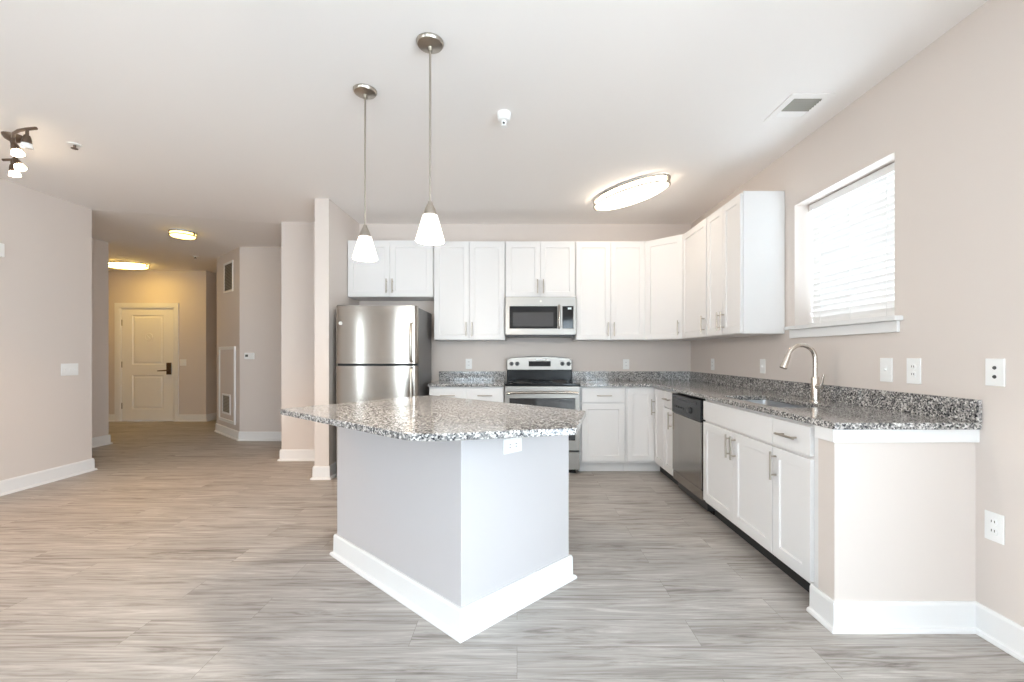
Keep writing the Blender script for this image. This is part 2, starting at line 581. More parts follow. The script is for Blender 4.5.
bl = thing('window_blind', 'white horizontal slat blind lowered over the kitchen window', 'blind', (XR + 0.125, (WIN_Y0 + WIN_Y1) / 2, WIN_Z0))
bw_ = WW - 0.012
MB().box(-0.028, 0.028, -bw_, bw_, WH - 0.052, WH - 0.004).build('headrail', M['trim'], bl, bevel=0.003)
NS, tilt = 20, R(-68)
z0s, z1s = 0.045, WH - 0.075
for i in range(NS):
    z = z0s + (z1s - z0s) * i / (NS - 1)
    c, s = math.cos(tilt), math.sin(tilt)
    pr = []
    for (a, b) in ((-0.025, -0.0012), (0.0, 0.0012), (0.025, -0.0012), (0.025, 0.0012), (0.0, 0.0036), (-0.025, 0.0012)):
        pr.append((a * c - b * s, z + a * s + b * c))
    MB().rings([[(x, y, zz) for x, zz in pr] for y in (-bw_, bw_)]).build('slat', M['slat'], bl)
MB().box(-0.025, 0.025, -bw_, bw_, 0.006, 0.024).build('bottom_rail', M['trim'], bl, bevel=0.003)
for y in (-bw_ * 0.62, bw_ * 0.05, bw_ * 0.72):
    MB().tube([(-0.027, y, 0.02), (-0.027, y, WH - 0.05)], 0.0016, 6).build('ladder_cord', M['trim'], bl)
MB().tube([(-0.034, bw_ * 0.90, 0.12), (-0.034, bw_ * 0.90, WH - 0.04)], 0.004, 8).build('wand', M['trim'], bl)

# unseen glazed openings assumed behind the camera, placed and sized for daylight fill
for nm, x0, x1, z0, z1, n, lab in (('window_2', RW_X0, RW_X1, RW_Z0, RW_Z1, 1, 'unseen tall narrow white living room window assumed for daylight, facing the kitchen'),
                                   ('window_4', RX_X0, RX_X1, RW_Z0, RW_Z1, 1, 'unseen tall narrow white living room window assumed for daylight, nearer the kitchen window wall'),
                                   ('window_3', SW_Y0, SW_Y1, SW_Z0, SW_Z1, 2, 'unseen tall white living room window added for daylight in the same wall as the kitchen window'),
                                   ('door_2', RD_Y0, RD_Y1, 0.0, RD_Z1, 2, 'unseen white glazed patio door assumed for daylight in the left wall of the living room')):
    mid = (x0 + x1) / 2
    at, turn = {'window_2': ((mid, YREAR - 0.075, z0), 0), 'window_4': ((mid, YREAR - 0.075, z0), 0), 'window_3': ((XR + 0.12, mid, z0), R(-90)), 'door_2': ((XL - 0.12, mid, z0), R(90))}[nm]
    r = struct(thing(nm, lab, 'door' if nm[0] == 'd' else 'window', at, turn))
    hw, hh, t = (x1 - x0) / 2, z1 - z0, 0.07
    xs, hol = [-hw], set()
    for k in range(n):
        a, b = -hw + k * 2 * hw / n, -hw + (k + 1) * 2 * hw / n
        xs += [a + t / 2 + (t / 2 if k == 0 else 0), b - t / 2 - (t / 2 if k == n - 1 else 0)]
        hol.add((2 * k + 1, 1))
    xs.append(hw)
    MB().cells(xs, [0.001, 0.07, hh - 0.07, hh - 0.001], lambda i, j: (i, j) not in hol, -0.03, 0.03, lambda u, v, w: (u, w, v)).build('window_frame', M['trim'], r)
    for (i, j) in sorted(hol):
        MB().box(xs[i] - 0.004, xs[i + 1] + 0.004, -0.003, 0.003, 0.066, hh - 0.066).build('pane', M['glass'], r)

# ------------------------------------------------------------------ entry door
ed = struct(thing('door_1', 'white two-panel entry door with black lever at the end of the hall', 'door', (0, YF, 0)))
dx0, dx1, dz1 = ED_X0 + 0.022, ED_X1 - 0.022, ED_Z - 0.022
mb = MB()
xs_ = [dx0, dx0 + 0.185, dx1 - 0.185, dx1]
zs_ = [0.008, 0.216, 0.841, 1.031, 1.929, dz1]
bmv = mb.bm
slab = mb.cells(xs_, zs_, lambda i, j: not (i == 1 and j in (1, 3)), 0.012, 0.055, lambda u, v, w: (u, w, v)).build('door_slab', M['entry'], ed)
for (a, b) in ((0.216, 0.841), (1.031, 1.929)):
    mb = MB()
    ri = lambda i, y: [(xs_[1] + i, y, a + i), (xs_[2] - i, y, a + i), (xs_[2] - i, y, b - i), (xs_[1] + i, y, b - i)]
    mb.rings([ri(0, 0.05), ri(0, 0.012), ri(0.014, 0.024), ri(0.03, 0.024), ri(0.05, 0.015)], cap=True)
    mb.build('door_panel', M['entry'], slab)
mb = MB()
mb.rings([[(ED_X0 + a, y, 0.0) for a, y in ((0, 0), (0, 0.14), (0.02, 0.14), (0.02, 0))],
          [(ED_X0 + a, y, ED_Z - a) for a, y in ((0, 0), (0, 0.14), (0.02, 0.14), (0.02, 0))],
          [(ED_X1 - a, y, ED_Z - a) for a, y in ((0, 0), (0, 0.14), (0.02, 0.14), (0.02, 0))],
          [(ED_X1 - a, y, 0.0) for a, y in ((0, 0), (0, 0.14), (0.02, 0.14), (0.02, 0))]])
mb.build('jamb', M['trim'], ed)
cw = 0.085
pr = ((-cw, -0.0005), (-cw, -0.018), (-0.03, -0.018), (0.008, -0.012), (0.008, -0.0005))
mb = MB()
mb.rings([[(ED_X0 + a, y, 0.0) for a, y in pr], [(ED_X0 + a, y, ED_Z - a) for a, y in pr],
          [(ED_X1 - a, y, ED_Z - a) for a, y in pr], [(ED_X1 - a, y, 0.0) for a, y in pr]])
mb.build('casing', M['trim'], ed)
for z in (0.28, 1.03, 1.79):
    MB().box(dx0 - 0.018, dx0 + 0.012, 0.002, 0.0119, z - 0.055, z + 0.055).build('hinge', M['nickel'], ed)
lk = MB().box(-6.352, -6.275, -0.014, 0.0118, 0.85, 1.064).build('lock_plate', M['bronze'], ed, bevel=0.004)
MB().tube([(-6.313, -0.012, 0.925), (-6.313, -0.06, 0.925), (-6.335, -0.066, 0.925), (-6.47, -0.062, 0.918)], [0.012, 0.012, 0.012, 0.009]).build('lever', M['bronze'], lk, smooth=True)
vx = -6.69
pk = MB().lathe([(0.0, 0), (0.075, 0), (0.075, -0.006), (0.062, -0.010), (0.060, -0.006), (0.0, -0.006)], (vx, 0.0145, 1.53), 24, axis='y').build('door_knocker', M['entry'], ed, smooth=True)
MB().tube([(vx - 0.03, 0.008, 1.56), (vx, 0.006, 1.53), (vx + 0.03, 0.008, 1.50)], 0.006, 8).build('knocker_bar', M['trim'], pk)
MB().box(dx0, dx1, 0.005, 0.0119, 0.008, 0.03).build('door_sweep', M['trim'], ed)

# ------------------------------------------------------------------ cabinets
HL = 0.128


def bar_handle(parent, x, z, vertical=True, y=-0.021, L=HL):
    mb = MB()
    o = 0.032
    if vertical:
        mb.tube([(x, y - o, z - L / 2 - 0.012), (x, y - o, z + L / 2 + 0.012)], 0.006, 10)
        for s in (-1, 1):
            mb.tube([(x, y + 0.0003, z + s * L / 2 * 0.78), (x, y - o, z + s * L / 2 * 0.78)], 0.0048, 8)
    else:
        mb.tube([(x - L / 2 - 0.012, y - o, z), (x + L / 2 + 0.012, y - o, z)], 0.006, 10)
        for s in (-1, 1):
            mb.tube([(x + s * L / 2 * 0.78, y + 0.0003, z), (x + s * L / 2 * 0.78, y - o, z)], 0.0048, 8)
    return mb.build('handle', M['nickel'], parent, smooth=True)


def door(parent, x0, x1, z0, z1, hx=None, hz=None):
    d = MB().shaker(x0, x1, z0, z1).build('door', M['cab'], parent, bevel=0.0012)
    if hx is not None:
        bar_handle(d, hx, hz)
    return d


def drawer(parent, x0, x1, z0, z1, hx=None):
    d = MB().box(x0, x1, -0.021, -0.001, z0, z1).build('drawer', M['cab'], parent, bevel=0.0018)
    if hx is not None:
        bar_handle(d, hx, (z0 + z1) / 2, False)
    return d


UB, UT, UDP = 1.372, 2.448, 0.31
GAP = 0.0015


def upper(label, x0, x1, zb, ndoor, loc, rz, side='pair', rev=0.008, dp=UDP):
    t = thing('wall_cabinet', label, 'cabinet', loc, rz, 'white wall cabinets')
    w = x1 - x0
    MB().box(0.0006, w - 0.0006, 0, dp, zb, UT).build('cabinet_body', M['cab'], t, bevel=0.001)
    z0, z1, hz = zb + 0.005, UT - 0.018, zb + 0.115
    if ndoor == 2:
        door(t, rev, w / 2 - GAP, z0, z1, w / 2 - 0.032, hz)
        door(t, w / 2 + GAP, w - rev, z0, z1, w / 2 + 0.032, hz)
    else:
        door(t, rev, w - rev, z0, z1, (w - rev - 0.032) if side == 'right' else (rev + 0.032), hz)
    return t


YU = YB - 0.005 - UDP
XU = XR - 0.005 - UDP
upper('short white two-door wall cabinet above the refrigerator', -1.833, -0.908, 1.835, 2, (-1.833, YU - 0.035, 0), 0, dp=UDP + 0.035)
upper('tall white two-door wall cabinet between refrigerator and microwave', -0.906, -0.130, UB, 2, (-0.906, YU, 0), 0)
upper('short white two-door wall cabinet directly above the microwave', -0.128, 0.634, 1.835, 2, (-0.128, YU, 0), 0)
upper('tall white two-door wall cabinet just past the microwave', 0.636, 1.398, UB, 2, (0.636, YU, 0), 0)
YD = 4.432                       # where the diagonal corner cabinet ends on the right wall
upper('single-door white wall cabinet between the corner unit and the two-door unit by the window', 0, YD - 0.001 - 3.857, UB, 1, (XU, YD - 0.001, 0), R(-90), 'right')
upper('two-door white wall cabinet whose blank side faces the window', 0, 3.855 - 3.263, UB, 2, (XU, 3.855, 0), R(-90))
# diagonal corner cabinet
A_, B_ = Vector((1.400, YU)), Vector((XU, YD + 0.001))
dg = thing('corner_wall_cabinet', 'white wall cabinet set diagonally across the kitchen corner', 'cabinet', (A_.x, A_.y, 0), math.atan2(B_.y - A_.y, B_.x - A_.x), 'white wall cabinets')
inv = Matrix.Rotation(-dg.rotation_euler.z, 2)
poly = [tuple(inv @ (Vector(p) - A_)) for p in (tuple(A_), tuple(B_), (XR - 0.005, YD + 0.001), (XR - 0.005, YB - 0.005), (1.400, YB - 0.005))]
MB().prism(poly, UB, UT).build('cabinet_body', M['cab'], dg, bevel=0.001)
wd = (B_ - A_).length
door(dg, 0.008, wd - 0.008, UB + 0.005, UT - 0.018, wd - 0.045, UB + 0.115)

# base cabinets
BD = 0.600
YBF = YB - 0.005 - BD            # face of the back run
XBF = XR - 0.005 - BD            # face of the right-hand run
TOE = 0.075


def base(label, w, loc, rz, kind='base', name='base_cabinet'):
    t = thing(name, label, 'cabinet', loc, rz, 'white base cabinets')
    top = CB - 0.0008
    if kind == 'sink':
        prof = [(0, 0.105), (0, top), (0.022, top), (0.022, 0.62), (BD, 0.62), (BD, 0), (TOE, 0), (TOE, 0.105)]
    else:
        prof = [(0, 0.105), (0, top), (BD, top), (BD, 0), (TOE, 0), (TOE, 0.105)]
    MB().extrude_x(prof, 0.0006, w - 0.0006).build('cabinet_body', M['cab'], t, bevel=0.001)
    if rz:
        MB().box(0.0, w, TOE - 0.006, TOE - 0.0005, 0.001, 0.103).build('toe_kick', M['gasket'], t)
    return t


DZ0, DZ1, DRZ0, DRZ1 = 0.128, 0.712, 0.727, 0.868
XRG0, XRG1 = -0.127, 0.636       # range slot
t = base('two-drawer white base cabinet between refrigerator and range', XRG0 - 0.003 + 0.900, (-0.900, YBF, 0), 0)
w = XRG0 - 0.003 + 0.900
for a, b, hx in ((0.008, w / 2 - GAP, w / 2 - 0.032), (w / 2 + GAP, w - 0.008, w / 2 + 0.032)):
    drawer(t, a, b, DRZ0, DRZ1, (a + b) / 2)
    door(t, a, b, DZ0, DZ1, hx, 0.615)
w = 1.109 - XRG1 - 0.003
t = base('white one-drawer base cabinet beside the range, before the corner', w, (XRG1 + 0.003, YBF, 0), 0)
drawer(t, 0.02, w - 0.014, DRZ0, DRZ1, w / 2 + 0.01)
door(t, 0.02, w - 0.014, DZ0, DZ1)
# corner cabinet, an L with a folding door
YS = 4.121
t = thing('corner_base_cabinet', 'white L-shaped corner base cabinet with full-height folding door', 'cabinet', (1.1105, YBF, 0), 0, 'white base cabinets')
Lx, Ly = XR - 0.005 - 1.1105, YB - 0.005 - YBF
fx, fy = XBF - 1.1105, YS + 0.001 - YBF
MB().prism([(0, 0), (fx, 0), (fx, fy), (Lx, fy), (Lx, Ly), (0, Ly)], 0.105, CB - 0.0008).build('cabinet_body', M['cab'], t, bevel=0.001)
MB().prism([(0, TOE), (fx + TOE, TOE), (fx + TOE, fy), (Lx, fy), (Lx, Ly), (0, Ly)], 0.0, 0.1045).build('toe_kick', M['cab'], t)
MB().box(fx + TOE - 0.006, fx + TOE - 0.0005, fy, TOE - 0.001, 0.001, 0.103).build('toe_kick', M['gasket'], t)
d = MB().shaker(0.012, fx - 0.023, DZ0, DRZ1).build('door', M['cab'], t, bevel=0.0012)
# second leaf faces -x: build in a turned frame
lf = MB().shaker(0.023, -fy - 0.010, DZ0, DRZ1)
bmesh.ops.transform(lf.bm, matrix=Matrix.Translation((fx, 0, 0)) @ Matrix.Rotation(R(-90), 4, 'Z'), verts=lf.bm.verts)
lf = lf.build('door', M['cab'], t, bevel=0.0012)
mb = MB()
hy = -0.040
mb.tube([(fx - 0.053, hy, 0.76), (fx - 0.053, hy, 0.60)], 0.006, 10)
for z in (0.735, 0.625):
    mb.tube([(fx - 0.0207, hy, z), (fx - 0.053, hy, z)], 0.0048, 8)
mb.build('handle', M['nickel'], lf, smooth=True)
# right-hand run
YDW0, YDW1 = 3.872, 3.262        # dishwasher slot
w = YS - YDW0 - 0.002
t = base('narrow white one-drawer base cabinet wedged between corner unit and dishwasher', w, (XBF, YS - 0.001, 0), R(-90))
drawer(t, 0.008, w - 0.006, DRZ0, DRZ1, w / 2)
door(t, 0.008, w - 0.006, DZ0, DZ1, w - 0.04, 0.615)
YSB = 2.372
w = YDW1 - 0.003 - YSB
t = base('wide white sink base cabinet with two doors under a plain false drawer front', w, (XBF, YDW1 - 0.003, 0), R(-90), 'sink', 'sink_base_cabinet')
MB().box(0.010, w - GAP, -0.021, -0.001, DRZ0, DRZ1).build('drawer_front', M['cab'], t, bevel=0.0018)
door(t, 0.010, w * 0.515 - GAP, DZ0, DZ1, w * 0.515 - 0.032, 0.615)
door(t, w * 0.515 + GAP, w - 0.004, DZ0, DZ1, w * 0.515 + 0.032, 0.615)
w = YSB - 0.001 - 2.014
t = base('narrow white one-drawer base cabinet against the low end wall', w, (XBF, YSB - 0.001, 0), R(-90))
drawer(t, 0.0015, w - 0.050, DRZ0, DRZ1, (w - 0.05) / 2)
door(t, 0.004, w - 0.050, DZ0, DZ1, 0.036, 0.615)

# ------------------------------------------------------------------ worktops
XC, YC = 1.379, 4.385
cx_ = [XRG1 + 0.002, XC, 1.470, 1.795, XR - 0.0025]
cy_ = [1.880, 2.430, 3.120, YC, YB - 0.0025]
wt = thing('worktop', 'long L-shaped granite worktop with the sink cut into it', 'worktop', (XC, YC, CB), 0, 'granite worktops')
MB().cells([x - XC for x in cx_], [y - YC for y in cy_], lambda i, j: not ((i == 0 and j < 3) or (i == 2 and j == 1)), 0.0, 0.030, lambda u, v, w: (u, v, w)).build('slab', M['granite'], wt, bevel=0.004)
MB().box(cx_[0] - XC, XR - 0.0025 - XC, YB - 0.0225 - YC, YB - 0.0025 - YC, 0.0302, 0.130).build('backsplash', M['granite'], wt, bevel=0.002)
MB().box(XR - 0.0225 - XC, XR - 0.0025 - XC, 1.880 - YC, YB - 0.023 - YC, 0.0302, 0.130).build('backsplash', M['granite'], wt, bevel=0.002)
wt = thing('worktop', 'short straight granite worktop between refrigerator and range', 'worktop', (-0.905, YC, CB), 0, 'granite worktops')
MB().box(0, XRG0 - 0.002 + 0.905, 0, YB - 0.0025 - YC, 0, 0.030).build('slab', M['granite'], wt, bevel=0.004)
MB().box(0.0, XRG0 - 0.002 + 0.905, YB - 0.0225 - YC, YB - 0.0025 - YC, 0.0302, 0.130).build('backsplash', M['granite'], wt, bevel=0.002)

# sink and faucet
sk = thing('kitchen_sink', 'undermount steel sink bowl sunk in the granite worktop', 'sink', (1.6325, 2.775, CB), 0)


def rrect(hx, hy, r, z, n=5):
    out = []
    for cx, cy, a0 in ((hx - r, hy - r, 0), (-hx + r, hy - r, 90), (-hx + r, -hy + r, 180), (hx - r, -hy + r, 270)):
        for k in range(n + 1):
            a = R(a0 + 90 * k / n)
            out.append((cx + r * math.cos(a), cy + r * math.sin(a), z))
    return out


mb = MB()
mb.rings([rrect(0.176, 0.358, 0.03, -0.001), rrect(0.1655, 0.348, 0.03, -0.001), rrect(0.158, 0.340, 0.04, -0.17), rrect(0.135, 0.317, 0.05, -0.19),
          rrect(0.140, 0.322, 0.05, -0.193), rrect(0.163, 0.345, 0.04, -0.172), rrect(0.170, 0.352, 0.03, -0.004), rrect(0.176, 0.358, 0.03, -0.004)], cap=False, loop=True)
mb.build('bowl', M['sink'], sk, smooth=True)
MB().rings([rrect(0.1355, 0.3175, 0.05, -0.1895), rrect(0.1355, 0.3175, 0.05, -0.1925)]).build('bowl_bottom', M['sink'], sk)
MB().lathe([(0.0, 0.0), (0.045, 0.0), (0.05, 0.003), (0.04, 0.004), (0.0, 0.0035)], (0, 0.0, -0.1892), 24).build('drain', M['chrome'], sk, smooth=True)

fc = thing('faucet', 'brushed nickel gooseneck pull-down faucet behind the sink', 'faucet', (1.868, 2.712, CT), 0)
MB().lathe([(0.0, 0.0004), (0.030, 0.0004), (0.030, 0.006), (0.0225, 0.010), (0.0225, 0.150), (0.019, 0.158), (0.0, 0.158)], seg=24).build('faucet_base', M['chrome'], fc, smooth=True)
ra = 0.086
pts = [(0, 0, 0.15), (0, 0, 0.22), (0, 0, 0.27)]
for k in range(1, 13):
    a = R(180 * k / 12 * 0.915)
    pts.append((-ra + ra * math.cos(a), 0, 0.27 + ra * math.sin(a)))
MB().tube(pts, 0.0135, 14).build('spout', M['chrome'], fc, smooth=True)
e0, e1 = Vector(pts[-2]), Vector(pts[-1])
dv = (e1 - e0).normalized()
dv = (dv + Vector((-0.02, 0, -0.10))).normalized()
MB().tube([e1 - dv * 0.004, e1 + dv * 0.008, e1 + dv * 0.05, e1 + dv * 0.085, e1 + dv * 0.088], [0.0150, 0.0165, 0.0190, 0.0225, 0.020], 16).build('spray_head', M['chrome'], fc, smooth=True)
MB().tube([(0, -0.018, 0.098), (0, -0.052, 0.098)], 0.016, 14).build('handle_hub', M['chrome'], fc, smooth=True)
MB().tube([(0, -0.045, 0.10), (0.004, -0.055, 0.125), (0.008, -0.066, 0.175)], [0.010, 0.008, 0.006], 10).build('lever', M['chrome'], fc, smooth=True)

# ------------------------------------------------------------------ island
IC, IR, IL = Vector((-0.239, 1.860)), Vector((0.281, 2.348)), Vector((-1.091, 2.623))
IB = IL + IR - IC
isl = thing('kitchen_island', 'pale panelled kitchen island set at an angle on the plank floor', 'kitchen island', (IC.x, IC.y, 0), 0)
lp = lambda p: (p.x - IC.x, p.y - IC.y)
IT = 0.914
ring = [lp(IC), lp(IR), lp(IB), lp(IL)]
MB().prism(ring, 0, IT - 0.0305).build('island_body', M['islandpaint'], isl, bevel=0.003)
MB().sweep([lp(IB), lp(IL), lp(IC), lp(IR), lp(IB)], [(d + 0.0003, z) for d, z in BASE], side=1).build('baseboard', M['trim'], isl)
# doors on the side that faces the range
ux = (IB - IR).normalized()
ang = math.atan2(-ux.y, -ux.x)
ln = (IB - IR).length
for k in range(2):
    mb = MB().shaker(0.05 + k * (ln - 0.1) / 2 + 0.002, 0.05 + (k + 1) * (ln - 0.1) / 2 - 0.002, 0.16, 0.86, y0=-0.0205)
    mtx = Matrix.Translation((*lp(IR), 0)) @ Matrix.Rotation(math.atan2(ux.y, ux.x), 4, 'Z')
    bmesh.ops.transform(mb.bm, matrix=mtx, verts=mb.bm.verts)
    dd = mb.build('door', M['cab'], isl)
    hb = MB()
    hx = ln / 2 + (-0.035 if k == 0 else 0.035)
    hb.tube([(hx, -0.05, 0.66), (hx, -0.05, 0.81)], 0.006, 10)
    for z in (0.68, 0.79):
        hb.tube([(hx, -0.0202, z), (hx, -0.05, z)], 0.0048, 8)
    bmesh.ops.transform(hb.bm, matrix=mtx, verts=hb.bm.verts)
    hb.build('handle', M['nickel'], dd, smooth=True)

PL, PF, PRF, PR_, PB = Vector((-1.310, 2.384)), Vector((-0.385, 1.618)), Vector((0.244, 1.773)), Vector((0.369, 2.313)), Vector((-0.644, 3.207))


def rounded(pts, rads, n=8):
    out = []
    k = len(pts)
    for i in range(k):
        p, a, b = pts[i], pts[i - 1], pts[(i + 1) % k]
        r = rads[i]
        if r <= 0:
            out.append(tuple(p)); continue
        da, db = (a - p).normalized(), (b - p).normalized()
        for s in range(n + 1):
            q = s / n
            p0, p1 = p + da * r, p + db * r
            out.append(tuple((1 - q) ** 2 * p0 + 2 * q * (1 - q) * p + q * q * p1))
    return out


poly = rounded([PL, PF, PRF, PR_, PB], [0.02, 0.13, 0.02, 0.02, 0.02])
it = MB().prism([(x - PF.x, y - PF.y) for x, y in poly], 0, 0.030).build('island_worktop', M['granite'], bevel=0.004)
it.location = (PF.x, PF.y, IT - 0.030)
tag(it, 'five-sided granite worktop overhanging the kitchen island', 'worktop', 'granite worktops')

# ------------------------------------------------------------------ refrigerator
FX0, FX1, FY, FZ = -1.752, -0.956, 4.140, 1.684
rf = thing('refrigerator', 'stainless top-freezer refrigerator in the alcove beside the wall stub', 'refrigerator', ((FX0 + FX1) / 2, FY, 0), 0)
fw = (FX1 - FX0) / 2
MB().box(-fw + 0.004, fw - 0.004, 0.075, 0.72, 0.03, FZ - 0.012).build('fridge_body', M['fridgeside'], rf, bevel=0.006)
MB().box(-fw + 0.03, fw - 0.03, 0.10, 0.70, 0.001, 0.029).build('kick_grille', M['darkplastic'], rf)
MB().box(-fw + 0.012, fw - 0.012, 0.060, 0.0745, 0.05, FZ - 0.02).build('gasket', M['gasket'], rf)


def fridge_door(z0, z1):
    n = 26
    out = []
    for i in range(n + 1):
        q = -1 + 2 * i / n
        x = q * fw
        y = 0.034 * abs(q) ** 2.6
        if abs(q) > 0.93:
            y += 0.022 * ((abs(q) - 0.93) / 0.07) ** 2
        out.append((x, y))
    poly = out + [(fw, 0.0595), (-fw, 0.0595)]
    return MB().prism(poly, z0, z1).build('fridge_door', M['steel'], rf, smooth=True)


SP = 1.115
fz = fridge_door(SP + 0.011, FZ)
fr_ = fridge_door(0.045, SP - 0.011)
for dd, z0, z1 in ((fz, SP + 0.02, SP + 0.41), (fr_, SP - 0.62, SP - 0.02)):
    x = fw - 0.055
    yb = 0.034 * (x / fw) ** 2.6
    MB().tube([(x, yb + 0.001, z0 + 0.012), (x, yb - 0.035, z0 + 0.02), (x, yb - 0.045, z0 + 0.05), (x, yb - 0.045, z1 - 0.05), (x, yb - 0.035, z1 - 0.02), (x, yb + 0.001, z1 - 0.012)], 0.013, 12).build('handle', M['nickel'], dd, smooth=True)
bd = MB().lathe([(0.0, 0.0), (0.017, 0.0), (0.017, -0.003), (0.0, -0.004)], (-fw + 0.055, 0.034 * ((fw - 0.055) / fw) ** 2.6 - 0.001, FZ - 0.17), 20, axis='y').build('badge', M['plate'], fz, smooth=True)
MB().lathe([(0.0105, -0.0032), (0.0135, -0.0032), (0.0135, -0.0046), (0.0105, -0.0046)], (-fw + 0.055, 0.034 * ((fw - 0.055) / fw) ** 2.6 - 0.001, FZ - 0.17), 20, axis='y').build('badge_ring', M['nickel'], bd)
MB().box(-fw + 0.002, -fw + 0.09, 0.062, 0.12, FZ - 0.011, FZ + 0.008).build('hinge_cover', M['darkplastic'], rf, bevel=0.003)

# ------------------------------------------------------------------ range
RFY = 4.375
rg = thing('kitchen_range', 'stainless electric range with black glass cooktop and raised control panel', 'range', ((XRG0 + XRG1) / 2, RFY, 0), 0)
rw = 0.377
RD = YB - 0.01 - RFY
MB().box(-rw, rw, 0.03, RD, 0.045, 0.8995).build('range_body', M['darkplastic'], rg)
MB().box(-rw + 0.03, rw - 0.03, 0.06, RD - 0.05, 0.001, 0.0445).build('base_plinth', M['black'], rg)
ck = MB().box(-rw - 0.001, rw + 0.001, -0.012, RD - 0.09, 0.900, 0.921).build('cooktop', M['blackglass'], rg, bevel=0.005)
for x, y, r in ((-0.2, 0.15, 0.10), (0.2, 0.15, 0.085), (-0.2, 0.40, 0.075), (0.2, 0.40, 0.10)):
    MB().lathe([(r - 0.003, 0.9212), (r, 0.9212), (r, 0.9216), (r - 0.003, 0.9216)], (x, y, 0), 36).build('burner_ring', M['slot'], ck)
# black back riser and arched steel control panel
MB().box(-rw + 0.006, rw - 0.006, RD - 0.088, RD - 0.002, 0.9215, 1.034).build('back_riser', M['black'], rg, bevel=0.004)
n = 24
arc = []
for i in range(n + 1):
    q = -1 + 2 * i / n
    z = 1.168 + 0.024 * (1 - q * q)
    if abs(q) > 0.95:
        z -= 0.02 * ((abs(q) - 0.95) / 0.05) ** 2
    arc.append((q * (rw - 0.004), z))
outl = [(-rw + 0.004, 1.036)] + [(rw - 0.004, 1.036)] + list(reversed(arc))
MB().rings([[(x, y, z) for x, z in outl] for y in (RD - 0.09, RD - 0.003)]).build('panel_shell', M['black'], rg)
inn = [(x * 0.982, 1.042 + (z - 1.036) * 0.93) for x, z in outl]
cp = MB().rings([[(x, y, z) for x, z in inn] for y in (RD - 0.098, RD - 0.0905)]).build('control_panel', M['steel_h'], rg)
MB().box(-0.122, 0.128, RD - 0.101, RD - 0.0982, 1.078, 1.138).build('display', M['blackglass'], cp, bevel=0.002)
MB().box(-0.04, 0.07, RD - 0.1015, RD - 0.0982, 1.150, 1.166).build('badge', M['plate'], cp, bevel=0.002)
for x in (-0.318, -0.252, 0.262, 0.332):
    kb = MB().lathe([(0.0, 0), (0.024, 0), (0.022, -0.018), (0.018, -0.024), (0.0, -0.025)], (x, RD - 0.0982, 1.108), 24, axis='y').build('knob', M['darkplastic'], cp, smooth=True)
    MB().box(x - 0.003, x + 0.003, RD - 0.1265, RD - 0.1225, 1.094, 1.122).build('pointer', M['black'], kb)
od = MB().cells([-rw, -rw + 0.045, rw - 0.045, rw], [0.245, 0.345, 0.772, 0.893], lambda i, j: (i, j) != (1, 1), -0.012, 0.029, lambda u, v, w: (u, w, v)).build('oven_door', M['steel_h'], rg, bevel=0.003)
MB().box(-rw + 0.0455, rw - 0.0455, -0.006, 0.024, 0.3455, 0.7715).build('window', M['ovenglass'], od)
mb = MB()
mb.tube([(-rw + 0.02, -0.058, 0.826), (-rw + 0.10, -0.062, 0.832), (0, -0.066, 0.835), (rw - 0.10, -0.062, 0.832), (rw - 0.02, -0.058, 0.826)], 0.0125, 12)
for s in (-1, 1):
    mb.tube([(s * (rw - 0.04), -0.0118, 0.829), (s * (rw - 0.04), -0.058, 0.829)], 0.010, 10)
mb.build('handle', M['steel'], od, smooth=True)
MB().box(-rw, rw, -0.010, 0.029, 0.052, 0.226).build('storage_drawer', M['steel_h'], rg, bevel=0.003)

# ------------------------------------------------------------------ microwave
MY = YB - 0.005 - 0.395
mw = thing('microwave', 'stainless over-range microwave mounted under the short cabinet above the range', 'microwave', ((XRG0 + XRG1) / 2, MY, 1.420), 0)
mh = 1.8335 - 1.420
MB().box(-0.378, 0.378, 0.03, 0.39, 0.0, mh).build('microwave_body', M['darkplastic'], mw)
dr = MB().cells([-0.379, -0.335, 0.178, 0.215, 0.232, 0.350, 0.379], [0.006, 0.072, 0.312, mh - 0.001], lambda i, j: not (j == 1 and i in (1, 4)), 0.0, 0.0295, lambda u, v, w: (u, w, v)).build('front_frame', M['steel_h'], mw, bevel=0.002)
wn = MB().box(-0.3345, 0.1775, 0.004, 0.028, 0.0725, 0.3115).build('window', M['blackglass'], mw)
MB().box(-0.300, 0.135, 0.0025, 0.0038, 0.095, 0.245).build('window_screen', M['ovenglass'], wn)
pn = MB().box(0.2325, 0.3495, 0.004, 0.028, 0.0725, 0.3115).build('control_panel', M['blackglass'], mw)
MB().box(0.290, 0.328, 0.0028, 0.0038, 0.277, 0.297).build('display', mat('lit_clock_display', (0.1, 0.12, 0.12), 0.3, emit=(0.75, 0.85, 0.85), estr=0.8), pn)
MB().tube([(0.196, 0.0, 0.075), (0.196, -0.034, 0.085), (0.196, -0.038, 0.12), (0.196, -0.038, 0.275), (0.196, -0.034, 0.31), (0.196, 0.0, 0.32)], 0.011, 12).build('handle', M['steel'], mw, smooth=True)
MB().lathe([(0.0, 0), (0.012, 0), (0.012, -0.002), (0.0, -0.0025)], (0.0, -0.0003, 0.365), 16, axis='y').build('badge', M['nickel'], mw)
MB().box(-0.36, 0.36, 0.02, 0.38, -0.012, -0.0005).build('vent_grille', M['darkplastic'], mw)

